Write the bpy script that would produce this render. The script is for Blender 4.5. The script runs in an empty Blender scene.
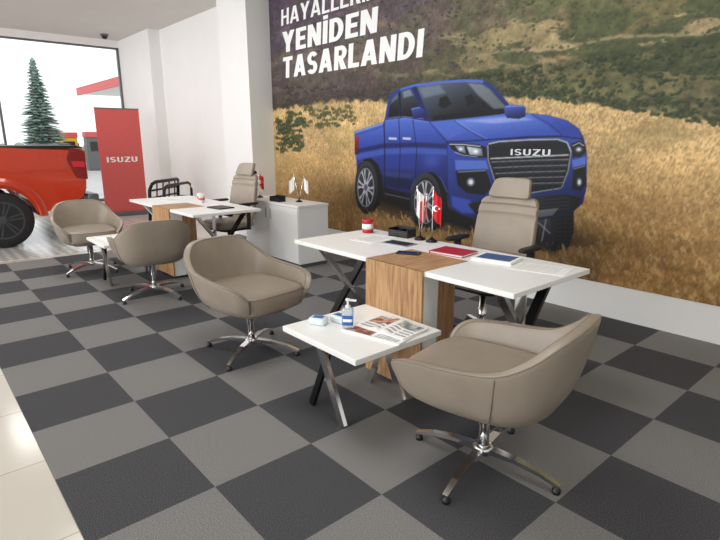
import bpy, bmesh, math, random
import numpy as np
from mathutils import Vector, Matrix
random.seed(7)
PI=math.pi
sc=bpy.context.scene
C=sc.collection
sc.view_settings.view_transform='Standard'

# ------------------------------------------------------------------ colour / materials
def L(h):
    h=h.lstrip('#'); r=[int(h[i:i+2],16)/255 for i in (0,2,4)]
    return tuple(c/12.92 if c<=.04045 else ((c+.055)/1.055)**2.4 for c in r)
def mat(name,hexc,rough=.5,metal=0,var=.06,scale=12,bump=0,bscale=250,stretch=(1,1,1),spec=.5,coat=0,ramp=None,detail=4,trans=0,lo=.3,hi=.7):
    m=bpy.data.materials.new(name); m.use_nodes=True
    nt=m.node_tree; N=nt.nodes; b=N['Principled BSDF']
    tc=N.new('ShaderNodeTexCoord'); mp=N.new('ShaderNodeMapping'); mp.inputs['Scale'].default_value=stretch
    nt.links.new(tc.outputs['Object'],mp.inputs['Vector'])
    nz=N.new('ShaderNodeTexNoise'); nz.inputs['Scale'].default_value=scale; nz.inputs['Detail'].default_value=detail
    nt.links.new(mp.outputs['Vector'],nz.inputs['Vector'])
    cr=N.new('ShaderNodeValToRGB'); nt.links.new(nz.outputs['Fac'],cr.inputs['Fac'])
    if ramp:
        el=cr.color_ramp.elements
        while len(el)>1: el.remove(el[-1])
        el[0].position=ramp[0][0]; el[0].color=(*L(ramp[0][1]),1)
        for p,h in ramp[1:]:
            e=el.new(p); e.color=(*L(h),1)
    else:
        c=L(hexc)
        cr.color_ramp.elements[0].position=lo; cr.color_ramp.elements[1].position=hi
        cr.color_ramp.elements[0].color=(*[x*(1-var) for x in c],1)
        cr.color_ramp.elements[1].color=(*[min(1,x*(1+var)) for x in c],1)
    nt.links.new(cr.outputs['Color'],b.inputs['Base Color'])
    b.inputs['Roughness'].default_value=rough; b.inputs['Metallic'].default_value=metal
    b.inputs['Specular IOR Level'].default_value=spec
    b.inputs['Coat Weight'].default_value=coat
    b.inputs['Transmission Weight'].default_value=trans
    if bump:
        n2=N.new('ShaderNodeTexNoise'); n2.inputs['Scale'].default_value=bscale
        nt.links.new(tc.outputs['Object'],n2.inputs['Vector'])
        bp=N.new('ShaderNodeBump'); bp.inputs['Strength'].default_value=bump; bp.inputs['Distance'].default_value=.01
        nt.links.new(n2.outputs['Fac'],bp.inputs['Height']); nt.links.new(bp.outputs['Normal'],b.inputs['Normal'])
    return m
M={}
M['wall']=mat('white_paint','#f2f1ef',.7,var=.012,scale=3)
M['ceil']=mat('ceiling_paint','#dad7d2',.8,var=.02,scale=2)
M['carpet_d']=mat('carpet_charcoal','#4f4f52',.95,var=.5,scale=240,spec=.1,detail=3,lo=.38,hi=.64)
M['carpet_l']=mat('carpet_grey','#828180',.95,var=.36,scale=240,spec=.1,detail=3,lo=.38,hi=.64)
M['taupe']=mat('taupe_leather','#978b7d',.36,var=.06,scale=9,bump=.06,bscale=400,spec=.45)
M['seam']=mat('taupe_piping','#7c7166',.6,var=.05)
M['taupe2']=mat('taupe_office_leather','#a09588',.45,var=.05,scale=9,bump=.08,bscale=400,spec=.4)
M['chrome']=mat('chrome','#f0f0f1',.16,1,var=.02)
M['black']=mat('black_plastic','#17171a',.45,var=.1)
M['blackm']=mat('black_metal','#131315',.35,.3,var=.1)
M['white']=mat('white_laminate','#f3f3f1',.35,var=.01,scale=4)
WR_=[(.28,'#86603c'),(.45,'#a98056'),(.6,'#bf986e'),(.75,'#9a7146')]
M['wood']=mat('oak_veneer','#a47a52',.5,scale=6,stretch=(9,9,.7),detail=6,ramp=WR_)
M['woodt']=mat('oak_veneer_flat','#a47a52',.5,scale=6,stretch=(9,.7,9),detail=6,ramp=WR_)
M['red']=mat('red_car_paint','#c03617',.2,var=.03,coat=.6)
M['redp']=mat('red_print','#de605d',.55,var=.03)  # red paled by veiling glare, mixed into the colour
M['redglare']=mat('red_glare_print','#d9605c',.6,var=.02)  # red banner print, washed out by window glare put into its colour
M['redc']=mat('red_cover','#b3202c',.45,var=.05)
M['redflag']=mat('red_cloth','#cc1f2b',.7,var=.05)
M['blue']=mat('blue_cover','#22548f',.4,var=.06)
M['paper']=mat('paper','#f4f4f2',.7,var=.02)
M['tyre']=mat('tyre_rubber','#1b1b1c',.75,var=.15)
M['rim']=mat('dark_alloy','#4d4f54',.35,.5,var=.05)
M['tail']=mat('tail_lamp','#7d161a',.15,var=.1)
M['glassd']=mat('dark_glass','#15191d',.08,var=.05)
M['steel']=mat('grey_aluminium','#6b6e70',.4,.5,var=.05)
M['ptxt']=mat('white_print','#fbfbfb',.6,var=.01)
M['silver']=mat('silver_print','#d6dbe2',.5,var=.03)
M['textgrey']=mat('grey_print','#a4a6a8',.6,var=.03)
M['needle']=mat('fir_needles','#869c91',.85,var=.25,scale=4)  # needle green lightened, outdoor haze mixed into the colour
M['bark']=mat('bark','#6b5b4c',.9,var=.2)
M['hedge']=mat('hedge_leaf','#8ea083',.85,var=.3,scale=3)
M['yellow']=mat('yellow_paint','#e0b526',.5,var=.05)
M['pave']=mat('paving','#c4c4c1',.9,var=.06,scale=1)
M['gel']=mat('clear_gel','#e4f1f6',.08,var=.02,trans=.85)
M['wrap']=mat('plastic_wrap','#dbe6ec',.2,var=.06,scale=30)
M['lblue']=mat('blue_label','#2b62b5',.4,var=.05)
M['pic1']=mat('photo_print','#6b5048',.5,scale=22,ramp=[(.3,'#4c4240'),(.46,'#a0554a'),(.6,'#cdb9a0'),(.75,'#5c6c7e')])
M['pic2']=mat('photo_print_cool','#56606a',.5,scale=22,ramp=[(.3,'#4a5258'),(.48,'#8b989e'),(.6,'#d3d0c7'),(.75,'#977a5c')])
def tile_mat():
    m=bpy.data.materials.new('ceramic_tile'); m.use_nodes=True
    nt=m.node_tree;N=nt.nodes;b=N['Principled BSDF']
    tc=N.new('ShaderNodeTexCoord'); mp=N.new('ShaderNodeMapping'); mp.inputs['Location'].default_value=(.17,.29,0)
    nt.links.new(tc.outputs['Object'],mp.inputs['Vector'])
    br=N.new('ShaderNodeTexBrick'); br.offset=0; br.squash=1
    br.inputs['Color1'].default_value=(*L('#d2cdc3'),1); br.inputs['Color2'].default_value=(*L('#cdc7bc'),1)
    br.inputs['Mortar'].default_value=(*L('#a09788'),1)
    br.inputs['Scale'].default_value=1; br.inputs['Mortar Size'].default_value=.003
    br.inputs['Brick Width'].default_value=.6; br.inputs['Row Height'].default_value=.6
    nt.links.new(mp.outputs['Vector'],br.inputs['Vector']); nt.links.new(br.outputs['Color'],b.inputs['Base Color'])
    b.inputs['Roughness'].default_value=.14
    return m
M['tile']=tile_mat()
def dot_mat():
    m=bpy.data.materials.new('dotted_floor'); m.use_nodes=True
    nt=m.node_tree;N=nt.nodes;b=N['Principled BSDF']
    tc=N.new('ShaderNodeTexCoord'); vo=N.new('ShaderNodeTexVoronoi'); vo.inputs['Scale'].default_value=9; vo.inputs['Randomness'].default_value=.12
    nt.links.new(tc.outputs['Object'],vo.inputs['Vector'])
    cr=N.new('ShaderNodeValToRGB'); cr.color_ramp.elements[0].position=.24; cr.color_ramp.elements[1].position=.34
    cr.color_ramp.elements[0].color=(*L('#ecebe8'),1); cr.color_ramp.elements[1].color=(*L('#bab9b6'),1)
    nt.links.new(vo.outputs['Distance'],cr.inputs['Fac']); nt.links.new(cr.outputs['Color'],b.inputs['Base Color'])
    b.inputs['Roughness'].default_value=.12
    return m
M['dots']=dot_mat()
def glass_mat():
    m=bpy.data.materials.new('window_glass'); m.use_nodes=True
    nt=m.node_tree;N=nt.nodes
    for n in list(N):
        if n.type!='OUTPUT_MATERIAL': N.remove(n)
    out=[n for n in N if n.type=='OUTPUT_MATERIAL'][0]
    t=N.new('ShaderNodeBsdfTransparent'); g=N.new('ShaderNodeBsdfGlossy'); g.inputs['Roughness'].default_value=.02
    fr=N.new('ShaderNodeFresnel'); fr.inputs['IOR'].default_value=1.3
    mx=N.new('ShaderNodeMixShader')
    nt.links.new(fr.outputs[0],mx.inputs[0]); nt.links.new(t.outputs[0],mx.inputs[1]); nt.links.new(g.outputs[0],mx.inputs[2])
    nt.links.new(mx.outputs[0],out.inputs['Surface'])
    return m
M['glass']=glass_mat()
def ink_mat():
    m=bpy.data.materials.new('mural_ink'); m.use_nodes=True
    nt=m.node_tree;N=nt.nodes;b=N['Principled BSDF']
    a=N.new('ShaderNodeAttribute'); a.attribute_name='Col'
    nt.links.new(a.outputs['Color'],b.inputs['Base Color']); b.inputs['Roughness'].default_value=.5
    b.inputs['Specular IOR Level'].default_value=.25
    return m
M['ink']=ink_mat()

# ------------------------------------------------------------------ mesh builder
class MB:
    def __init__(s,off=(0,0,0)):
        s.bm=bmesh.new(); s.off=Vector(off); s.mi=0
    def v(s,p): return s.bm.verts.new(Vector(p)-s.off)
    def face(s,vs,mi=None,smooth=False):
        try: f=s.bm.faces.new(vs)
        except ValueError: return None
        f.material_index=s.mi if mi is None else mi; f.smooth=smooth; return f
    def hexa(s,p,mi=None,bev=0,seg=2,smooth=False):
        v=[s.v(q) for q in p]
        fs=[s.face([v[i] for i in q],mi,smooth) for q in ((3,2,1,0),(4,5,6,7),(0,1,5,4),(1,2,6,5),(2,3,7,6),(3,0,4,7))]
        if bev:
            es=list({e for f in fs for e in f.edges})
            r=bmesh.ops.bevel(s.bm,geom=es,offset=bev,segments=seg,profile=.5,affect='EDGES')
            for f in r['faces']: f.material_index=s.mi if mi is None else mi; f.smooth=True
    def box(s,x0,x1,y0,y1,z0,z1,mi=None,bev=0,seg=2):
        s.hexa([(x0,y0,z0),(x1,y0,z0),(x1,y1,z0),(x0,y1,z0),(x0,y0,z1),(x1,y0,z1),(x1,y1,z1),(x0,y1,z1)],mi,bev,seg)
    def bar(s,p,q,w,h,w2=None,h2=None,up=(0,0,1),mi=None,bev=0):
        p=Vector(p);q=Vector(q);d=(q-p).normalized();up=Vector(up)
        r=d.cross(up).normalized();u=r.cross(d).normalized()
        w2=w if w2 is None else w2;h2=h if h2 is None else h2
        P=[p-r*w/2-u*h/2,p+r*w/2-u*h/2,p+r*w/2+u*h/2,p-r*w/2+u*h/2,q-r*w2/2-u*h2/2,q+r*w2/2-u*h2/2,q+r*w2/2+u*h2/2,q-r*w2/2+u*h2/2]
        s.hexa(P,mi,bev)
    def tube(s,pts,r,n=10,mi=None,closed=False):
        pts=[Vector(p) for p in pts];rings=[];k=len(pts)
        for i,p in enumerate(pts):
            a=pts[(i-1)%k] if closed or i>0 else p;b=pts[(i+1)%k] if closed or i<k-1 else p
            d=(b-a).normalized();up=Vector((0,0,1)) if abs(d.z)<.95 else Vector((1,0,0))
            x=d.cross(up).normalized();y=x.cross(d).normalized()
            rr=r[i] if isinstance(r,(list,tuple)) else r
            rings.append([s.v(p+(x*math.cos(2*PI*j/n)+y*math.sin(2*PI*j/n))*rr) for j in range(n)])
        for i in range(k if closed else k-1):
            A=rings[i];B=rings[(i+1)%k]
            for j in range(n): s.face([A[j],A[(j+1)%n],B[(j+1)%n],B[j]],mi,True)
        if not closed: s.face(rings[0][::-1],mi);s.face(rings[-1],mi)
    def lathe(s,prof,c=(0,0,0),n=24,axis='z',mi=None,smooth=True):
        rings=[]
        for r,h in prof:
            ring=[]
            for j in range(n):
                a=2*PI*j/n;x,y=r*math.cos(a),r*math.sin(a)
                p={'z':(x,y,h),'x':(h,x,y),'y':(y,h,x)}[axis]
                ring.append(s.v((p[0]+c[0],p[1]+c[1],p[2]+c[2])))
            rings.append(ring)
        for A,B in zip(rings,rings[1:]):
            for j in range(n): s.face([A[j],A[(j+1)%n],B[(j+1)%n],B[j]],mi,smooth)
        s.face(rings[0][::-1],mi);s.face(rings[-1],mi)
    def sell(s,c,r,e1=.5,e2=.5,nu=32,nv=16,mi=None,fn=None):
        pw=lambda x,e: math.copysign(abs(x)**e,x)
        rings=[]
        def P(x,y,z):
            p=(c[0]+x,c[1]+y,c[2]+z)
            return s.v(fn(*p) if fn else p)
        top=P(0,0,r[2]);bot=P(0,0,-r[2])
        for i in range(1,nv):
            a=-PI/2+PI*i/nv
            rings.append([P(r[0]*pw(math.cos(a),e1)*pw(math.cos(b),e2),r[1]*pw(math.cos(a),e1)*pw(math.sin(b),e2),r[2]*pw(math.sin(a),e1)) for b in [2*PI*j/nu for j in range(nu)]])
        for A,B in zip(rings,rings[1:]):
            for j in range(nu): s.face([A[j],A[(j+1)%nu],B[(j+1)%nu],B[j]],mi,True)
        for j in range(nu):
            s.face([bot,rings[0][(j+1)%nu],rings[0][j]],mi,True); s.face([top,rings[-1][j],rings[-1][(j+1)%nu]],mi,True)
    def prism(s,pts,axis,a,b,mi=None,bev=0):
        def mk(p,h): return {'x':(h,p[0],p[1]),'y':(p[0],h,p[1]),'z':(p[0],p[1],h)}[axis]
        A=[s.v(mk(p,a)) for p in pts];B=[s.v(mk(p,b)) for p in pts];n=len(pts)
        fs=[s.face(A[::-1],mi),s.face(B,mi)]+[s.face([A[i],A[(i+1)%n],B[(i+1)%n],B[i]],mi) for i in range(n)]
        if bev:
            es=[e for e in {e for f in fs[:2] for e in f.edges}]
            r=bmesh.ops.bevel(s.bm,geom=es,offset=bev,segments=2,profile=.5,affect='EDGES')
            for f in r['faces']: f.material_index=s.mi if mi is None else mi; f.smooth=True
    def build(s,name,mats,parent=None,loc=None,subsurf=0,recalc=True):
        if recalc: bmesh.ops.recalc_face_normals(s.bm,faces=s.bm.faces)
        me=bpy.data.meshes.new(name); s.bm.to_mesh(me); s.bm.free()
        for m in (mats if isinstance(mats,(list,tuple)) else [mats]): me.materials.append(M[m] if isinstance(m,str) else m)
        o=bpy.data.objects.new(name,me); C.objects.link(o)
        if parent: o.parent=parent
        if loc: o.location=loc
        if subsurf:
            md=o.modifiers.new('s','SUBSURF'); md.levels=subsurf; md.render_levels=subsurf
        return o
def tag(o,label,cat,group=None):
    o['label']=label;o['category']=cat
    if group:o['group']=group
    return o
def thing(name,label,cat,loc=(0,0,0),rz=0,group=None):
    o=bpy.data.objects.new(name,None);C.objects.link(o);o.empty_display_size=.1
    o.location=loc;o.rotation_euler=(0,0,rz)
    return tag(o,label,cat,group)
def struct(mb,name,m,parent=None):
    o=mb.build(name,m,parent)
    o['kind']='structure'
    return o
def dup(root,loc,rz,label,group=None):
    r=root.copy();C.objects.link(r);r.location=loc;r.rotation_euler=(0,0,rz);r['label']=label
    if group:r['group']=group
    for ch in list(root.children):
        c=ch.copy();C.objects.link(c);c.parent=r
        for g in list(ch.children):
            d=g.copy();C.objects.link(d);d.parent=c
    return r
# heavy block capitals, each letter built from strokes in a box of height 1
def _arc(cx,cy,rx,ry,tx,ty,a0,a1,n=12):
    A=[(cx+rx*math.cos(a0+(a1-a0)*i/n),cy+ry*math.sin(a0+(a1-a0)*i/n)) for i in range(n+1)]
    B=[(cx+(rx-tx)*math.cos(a0+(a1-a0)*i/n),cy+(ry-ty)*math.sin(a0+(a1-a0)*i/n)) for i in range(n+1)]
    return [A+B[::-1]]
def _r(x0,x1,y0,y1): return [(x0,y0),(x1,y0),(x1,y1),(x0,y1)]
def glyph(ch,t):
    h=t*.86;W=.60
    if ch=='H': return W,[_r(0,t,0,1),_r(W-t,W,0,1),_r(t,W-t,.5-h/2,.5+h/2)]
    if ch=='A':
        W=.70;k=t*1.06
        return W,[[(0,0),(k,0),(W/2+k*.42,1),(W/2-k*.58,1)],[(W,0),(W-k,0),(W/2-k*.42,1),(W/2+k*.58,1)],[(.17,.19),(W-.17,.19),(W-.22,.19+h),(.22,.19+h)]]
    if ch=='Y':
        W=.66;c=W/2
        return W,[[(0,1),(t*1.1,1),(c+t*.5,.48),(c+t*.5,.36),(c-t*.5,.36)],[(W,1),(W-t*1.1,1),(c-t*.5,.48),(c-t*.5,.36),(c+t*.5,.36)],_r(c-t/2,c+t/2,0,.4)]
    if ch=='E': W=.52;return W,[_r(0,t,0,1),_r(t,W,0,h),_r(t,W,1-h,1),_r(t,W-.04,.5-h/2,.5+h/2)]
    if ch=='L': W=.50;return W,[_r(0,t,0,1),_r(t,W,0,h)]
    if ch=='R':
        W=.60
        return W,[_r(0,t,0,1),_r(t,W-.28,1-h,1),_r(t,W-.28,.40,.40+h)]+_arc(W-.28,.70,.28,.30,t,h,-PI/2,PI/2)+[[(W-t*1.15,0),(W+.03,0),(W-.18,.46),(W-.18-t,.46)]]
    if ch=='N': W=.64;return W,[_r(0,t,0,1),_r(W-t,W,0,1),[(0,1),(t*1.08,1),(W,0),(W-t*1.08,0)]]
    if ch=='D': W=.62;return W,[_r(0,t,0,1),_r(t,W-.36,0,h),_r(t,W-.36,1-h,1)]+_arc(W-.36,.5,.36,.5,t,h,-PI/2,PI/2,16)
    if ch=='T': W=.58;return W,[_r(0,W,1-h,1),_r(W/2-t/2,W/2+t/2,0,1-h)]
    if ch=='S':
        W=.56;r=.28;ry=(1+h)/4
        return W,_arc(r,1-ry,r,ry,t,h,PI*.14,PI*1.5,16)+_arc(r,ry,r,ry,t,h,-PI*.86,PI*.5,16)
    if ch=='I': return t,[_r(0,t,0,1)]
    if ch=='İ': return t,[_r(0,t,0,1),_r(0,t,1.06,1.06+h*.9)]
    if ch=='U':
        W=.60;return W,[_r(0,t,.3,1),_r(W-t,W,.3,1)]+_arc(W/2,.3,W/2,.3,t,h,PI,2*PI,16)
    if ch=='Z': W=.58;return W,[_r(0,W,1-h,1),_r(0,W,0,h),[(0,h),(t*1.25,h),(W,1-h),(W-t*1.25,1-h)]]
def lettering(name,body,m,parent,width,cap,fn,nrm,t=.205,gap=.075):
    """strokes of one letter that cross lie a hair above one another along nrm, so no two faces coincide"""
    x=0;polys=[]
    for ch in body:
        w,ps=glyph(ch,t);polys+=[([(px+x,py) for px,py in p],k) for k,p in enumerate(ps)];x+=w+gap
    x-=gap;b=MB(parent.location)
    for p,k in polys: b.face([b.v(Vector(fn(px*width/x,py*cap))+Vector(nrm)*(.0009*k)) for px,py in p])
    return b.build(name,m,parent,recalc=False)

# ------------------------------------------------------------------ camera
H=1.43;F=525.0;TILT=math.atan(130/525);YAW=math.radians(49.0)
cam=bpy.data.cameras.new('camera');co=bpy.data.objects.new('camera',cam);C.objects.link(co)
cam.sensor_width=36;cam.sensor_fit='HORIZONTAL';cam.lens=F*36/720;cam.clip_start=.05;cam.clip_end=300
co.location=(0,0,H);co.rotation_euler=(PI/2-TILT,0,YAW);sc.camera=co
sT,cT=math.sin(TILT),math.cos(TILT);sY,cY=math.sin(YAW),math.cos(YAW)
def ray(px,py):
    u=(px-360)/F;v=(py-270)/F
    f=cT-v*sT;d=sT+v*cT
    return (u*cY-f*sY,u*sY+f*cY,-d)
WALL=4.27
def onwall(px,py,Y=WALL):
    r=ray(px,py);s=Y/r[1];return (r[0]*s,H+r[2]*s)

# ------------------------------------------------------------------ room
CH=3.5;XF=-12.6
b=MB();b.box(-12.9,4.0,-7,4.5,-.12,-.006);struct(b,'floor','tile')
b=MB();b.box(-11.2,-7.55,-4,3.1,-.0058,-.003);struct(b,'floor_dotted','dots')
b=MB();X0,Y0=-2.37,.31
for i in range(-10,13):
    for j in range(0,8):
        x0=X0+.5*i;y0=Y0+.5*j;y1=min(y0+.5,WALL)
        vs=[b.v(p) for p in ((x0,y0,0),(x0+.5,y0,0),(x0+.5,y1,0),(x0,y1,0))]
        b.face(vs,0 if (i+j)%2==0 else 1)
bmesh.ops.remove_doubles(b.bm,verts=b.bm.verts,dist=.0005)
r=bmesh.ops.extrude_face_region(b.bm,geom=list(b.bm.faces))
for v in [g for g in r['geom'] if isinstance(g,bmesh.types.BMVert)]: v.co.z-=.006
struct(b,'floor_carpet',['carpet_d','carpet_l'])
b=MB();b.box(-12.9,4.0,-7,4.5,CH,CH+.15);struct(b,'ceiling','ceil')
b=MB();b.box(-12.75,4.0,WALL,4.5,-.006,CH);struct(b,'wall_back','wall')
b=MB();b.box(3.8,4.0,-7,WALL,-.006,CH);struct(b,'wall_right','wall')
b=MB();b.box(-12.75,XF,-7,4.05,3.36,CH);b.box(-12.75,XF,-7,4.05,-.006,.1);struct(b,'wall_left','wall')
b=MB();b.box(-7.68,-6.84,3.9,WALL,-.006,CH);struct(b,'wall_column','wall')
b=MB();b.box(-12.75,-10.85,4.05,WALL,-.006,CH);struct(b,'wall_column','wall')
win=bpy.data.objects.new('window_1',None);C.objects.link(win);win['kind']='structure';win.location=(XF,0,0)
b=MB((XF,0,0))
for y in (4.03,1.72,-.45,-2.6,-4.75): b.box(-12.72,-12.64,y-.02,y+.02,.1,3.36)
b.box(-12.72,-12.64,-7,4.05,3.33,3.36);b.box(-12.72,-12.64,-7,4.05,.1,.16)
b.build('window_frame','steel',win)
b=MB((XF,0,0));b.box(-12.675,-12.665,-7,4.01,.16,3.33);b.build('window_pane','glass',win)

# ------------------------------------------------------------------ mural (a flat print: one fine grid with painted colours)
MX0,MX1,MZ0,MZ1=-6.84,1.2,.28,3.46
mur=thing('wall_mural','large printed wall mural of a blue pickup truck in golden grass','mural',(-2.8,WALL,MZ0))
step=.007
nx=int((MX1-MX0)/step)+1;nz=int((MZ1-MZ0)/step)+1
xs=np.linspace(MX0,MX1,nx);zs=np.linspace(MZ0,MZ1,nz)
GX,GZ=np.meshgrid(xs,zs);GX=GX.ravel();GZ=GZ.ravel()
# the picture was designed on a flat chart (PX,PY); chart coordinates of every point of the print
rr=GX*cY+WALL*sY;ff=-GX*sY+WALL*cY;dd=ff*cT+(H-GZ)*sT
PX=360+F*rr/dd;PY=270+F*((H-GZ)*cT-ff*sT)/dd
rng=np.random.default_rng(5);LAT=rng.random((512,512))
def vnoise(x,y):
    xi=np.floor(x).astype(int);yi=np.floor(y).astype(int);fx=x-xi;fy=y-yi
    fx=fx*fx*(3-2*fx);fy=fy*fy*(3-2*fy)
    g=lambda a,b_: LAT[a%512,b_%512]
    return (g(xi,yi)*(1-fx)+g(xi+1,yi)*fx)*(1-fy)+(g(xi,yi+1)*(1-fx)+g(xi+1,yi+1)*fx)*fy
def fbm(x,y,o=5,s=0):
    t=0;a=.5;n=0
    for k in range(o):
        t=t+a*vnoise(x*2**k+17.3*k+s,y*2**k+41.7*k+s);n+=a;a*=.6
    return t/n
def ss(a,b_,x):
    t=np.clip((x-a)/(b_-a),0,1);return t*t*(3-2*t)
def S(h): h=h.lstrip('#');return np.array([int(h[i:i+2],16)/255 for i in (0,2,4)])
def mixc(A,B,w): return A*(1-w[:,None])+B*w[:,None]
N_=len(GX)
T=lambda h: np.tile(S(h),(N_,1))
n1=fbm(GX*.8,GZ*1.5,5);n2=fbm(GX*2.6,GZ*5.5,6,9);n3=fbm(GX*13,GZ*17,4,31);n4=fbm(GX*50,GZ*50,2,71);n5=fbm(GX*3.2,GZ*6,7,97);n6=fbm(GX*2.2+GZ*1.5,GZ*6,7,131)
def below(pts,amp,feather,nz_):
    xs_,ys_=zip(*pts);e=PY-np.interp(PX,xs_,ys_)+(nz_-.5)*amp
    return ss(-feather,feather,e)
right=ss(330,620,PX+(n1-.5)*120)
def hillside(left,base,green,tan,tw,gw,nb):
    c=mixc(T(left),T(base),right)
    c=mixc(c,T(green),ss(.44,.54,nb)*(.35+.65*right)*gw)
    c=mixc(c,T(tan),ss(.54,.60,n6)*(.18+.82*right)*tw)
    return c*(.54+.52*n3+.30*n2+.20*(n4-.5))[:,None]
img=hillside('#5d5060','#86775f','#5f5c50','#a8957a',.7,.5,n5)
w=below([(260,60),(330,40),(400,14),(450,-6),(520,-30),(620,-40),(1400,-60)],26,5,n2)
img=mixc(img,hillside('#625457','#877b5a','#626948','#bda780',.9,.75,n5),w)
w=below([(260,86),(340,72),(420,44),(470,34),(540,20),(600,10),(680,-4),(760,-20),(1400,-120)],20,3,n2)
img=mixc(img,hillside('#5a4b4c','#776e4a','#4f5938','#b39e76',.9,.8,n5),w)
tr=np.exp(-((PY-np.interp(PX,[420,500,560,620,700,780,1400],[66,50,46,34,36,20,-60])+(n2-.5)*14)/1.8)**2)*ss(430,500,PX)
img=mixc(img,T('#bda782'),tr*.6)
w=below([(260,104),(340,92),(420,80),(480,70),(540,62),(600,50),(660,44),(720,34),(1400,-40)],18,3,n2)
img=mixc(img,hillside('#4a3d3a','#575a3c','#3f482c','#8f8058',.5,.9,n5),w)
def dots(n,x0,x1,yf,r0,r1,dark,light,rngs):
    for _ in range(n):
        x=rngs.uniform(x0,x1);y=yf(x,rngs);r=rngs.uniform(r0,r1);ex=rngs.uniform(.8,1.7)
        I=np.where((abs(PX-x)<r*2.2)&(abs(PY-y)<r*1.6))[0]
        if not len(I): continue
        dx=(PX[I]-x)/(r*ex);dy=(PY[I]-y)/(r*.85);q=np.sqrt(dx**2+dy**2)+(n4[I]-.5)*1.1+(n3[I]-.5)*.8
        img[I]=mixc(img[I],np.tile(S(dark),(len(I),1)),(1-ss(.6,1.15,q))*.8)
        wl=np.exp(-((dx+.25)**2+(dy+.45)**2)*3.0)*.6*(1-ss(.7,1.1,q))
        img[I]=mixc(img[I],np.tile(S(light),(len(I),1)),wl)
rt=random.Random(3)
dots(200,276,470,lambda x,r:r.uniform(0,90),.8,1.9,'#37303a','#685c62',rt)
dots(300,430,760,lambda x,r:r.uniform(0,np.interp(x,[430,760],[70,28])),.8,2.0,'#3a412b','#767c50',rt)
dots(460,420,760,lambda x,r:np.interp(x,[420,540,760],[84,66,34])+r.uniform(0,1)**1.3*np.interp(x,[420,760],[16,84]),1.4,3.4,'#252e1a','#616b40',rt)
dots(120,285,430,lambda x,r:r.uniform(86,104),1.2,2.6,'#302b2a','#5a5044',rt)
top=np.interp(PX,[260,300,340,400,520,560,640,720,1400],[112,106,101,102,97,99,110,124,190])
wheat=ss(-2.5,2.5,PY+(n3-.5)*9-top)
g=ss(0,1,(PY-np.interp(PX,[260,520,720,1400],[105,100,124,190]))/140)
stn=fbm(GX*34+GZ*12,GZ*20,4,3);stf=fbm(GX*62+GZ*14,GZ*46,3,23)
st=stf*(1-g)+stn*g
st2=fbm(GX*95-GZ*25,GZ*45,2,44);clump=fbm(GX*1.7+GZ*1.1,GZ*3.8,5,81)
wc=mixc(T('#cfae78'),T('#a67f4c'),g)
wc=wc*(.46+.30*st+.28*st2+.50*clump)[:,None]
wc=mixc(wc,T('#7c5e3a'),ss(.5,.68,clump)*.4*ss(.1,.8,g))
wc=mixc(wc,T('#e8d3a8'),ss(.54,.70,st)*.28)
wc=mixc(wc,T('#71542f'),ss(.56,.68,1-st2)*.24)
wc=mixc(wc,T('#8b7d4d'),ss(.52,.62,n2)*.35*(1-g))
img=mixc(img,wc,wheat)
dots(190,520,770,lambda x,r:np.interp(x,[520,560,640,720,770],[93,95,106,120,126])+r.uniform(-7,6),1.6,3.6,'#2b341d','#626b42',rt)
dots(80,276,304,lambda x,r:r.uniform(112,150),1.8,3.8,'#2f3820','#626c42',rt)
dots(60,304,356,lambda x,r:r.uniform(106,128),1.4,3.0,'#45482a','#74744a',rt)
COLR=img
def inside(pts,x,y):
    r=np.zeros(len(x),bool);n=len(pts);dist=np.full(len(x),1e9)
    for i in range(n):
        x1,y1=pts[i];x2,y2=pts[(i+1)%n]
        if y1!=y2:
            c=((y1>y)!=(y2>y))&(x<(x2-x1)*(y-y1)/(y2-y1)+x1);r^=c
        dx,dy=x2-x1,y2-y1;l2=dx*dx+dy*dy+1e-9
        t=np.clip(((x-x1)*dx+(y-y1)*dy)/l2,0,1)
        dist=np.minimum(dist,(x-x1-t*dx)**2+(y-y1-t*dy)**2)
    d=np.sqrt(dist);return np.where(r,d,-d)
def paint(pts,color,alpha=1,f=.5,grad=None):
    ax=[p[0] for p in pts];ay=[p[1] for p in pts];m=f+1
    I=np.where((PX>min(ax)-m)&(PX<max(ax)+m)&(PY>min(ay)-m)&(PY<max(ay)+m))[0]
    if len(I)==0: return
    d=inside(pts,PX[I],PY[I]);w=ss(-f,f,d)*alpha
    c=np.tile(S(color),(len(I),1))
    if grad:
        x0,y0,x1,y1,c2=grad;L2=(x1-x0)**2+(y1-y0)**2
        t=np.clip(((PX[I]-x0)*(x1-x0)+(PY[I]-y0)*(y1-y0))/L2,0,1);c=mixc(c,S(c2),t)
    COLR[I]=mixc(COLR[I],c,w)
def glow(cx,cy,rx,ry,color,alpha,ang=0,clip=None):
    I=np.where((abs(PX-cx)<2.2*max(rx,ry))&(abs(PY-cy)<2.2*max(rx,ry)))[0]
    ca,sa=math.cos(ang),math.sin(ang);dx=PX[I]-cx;dy=PY[I]-cy
    w=np.exp(-(((dx*ca+dy*sa)/rx)**2+((-dx*sa+dy*ca)/ry)**2)*1.2)*alpha
    if clip: w=w*ss(-.6,.6,inside(clip,PX[I],PY[I]))
    COLR[I]=mixc(COLR[I],np.tile(S(color),(len(I),1)),w)
def line(p,color,w=1,alpha=1):
    for (x1,y1),(x2,y2) in zip(p,p[1:]):
        dx,dy=x2-x1,y2-y1;l=math.hypot(dx,dy);nx_,ny_=-dy/l*w/2,dx/l*w/2
        paint([(x1+nx_,y1+ny_),(x2+nx_,y2+ny_),(x2-nx_,y2-ny_),(x1-nx_,y1-ny_)],color,alpha*.8,f=.45)
def ell(cx,cy,rx,ry,n=32,a0=0,a1=2*PI): return [(cx+rx*math.cos(a0+(a1-a0)*i/n),cy+ry*math.sin(a0+(a1-a0)*i/n)) for i in range(n)]
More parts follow.
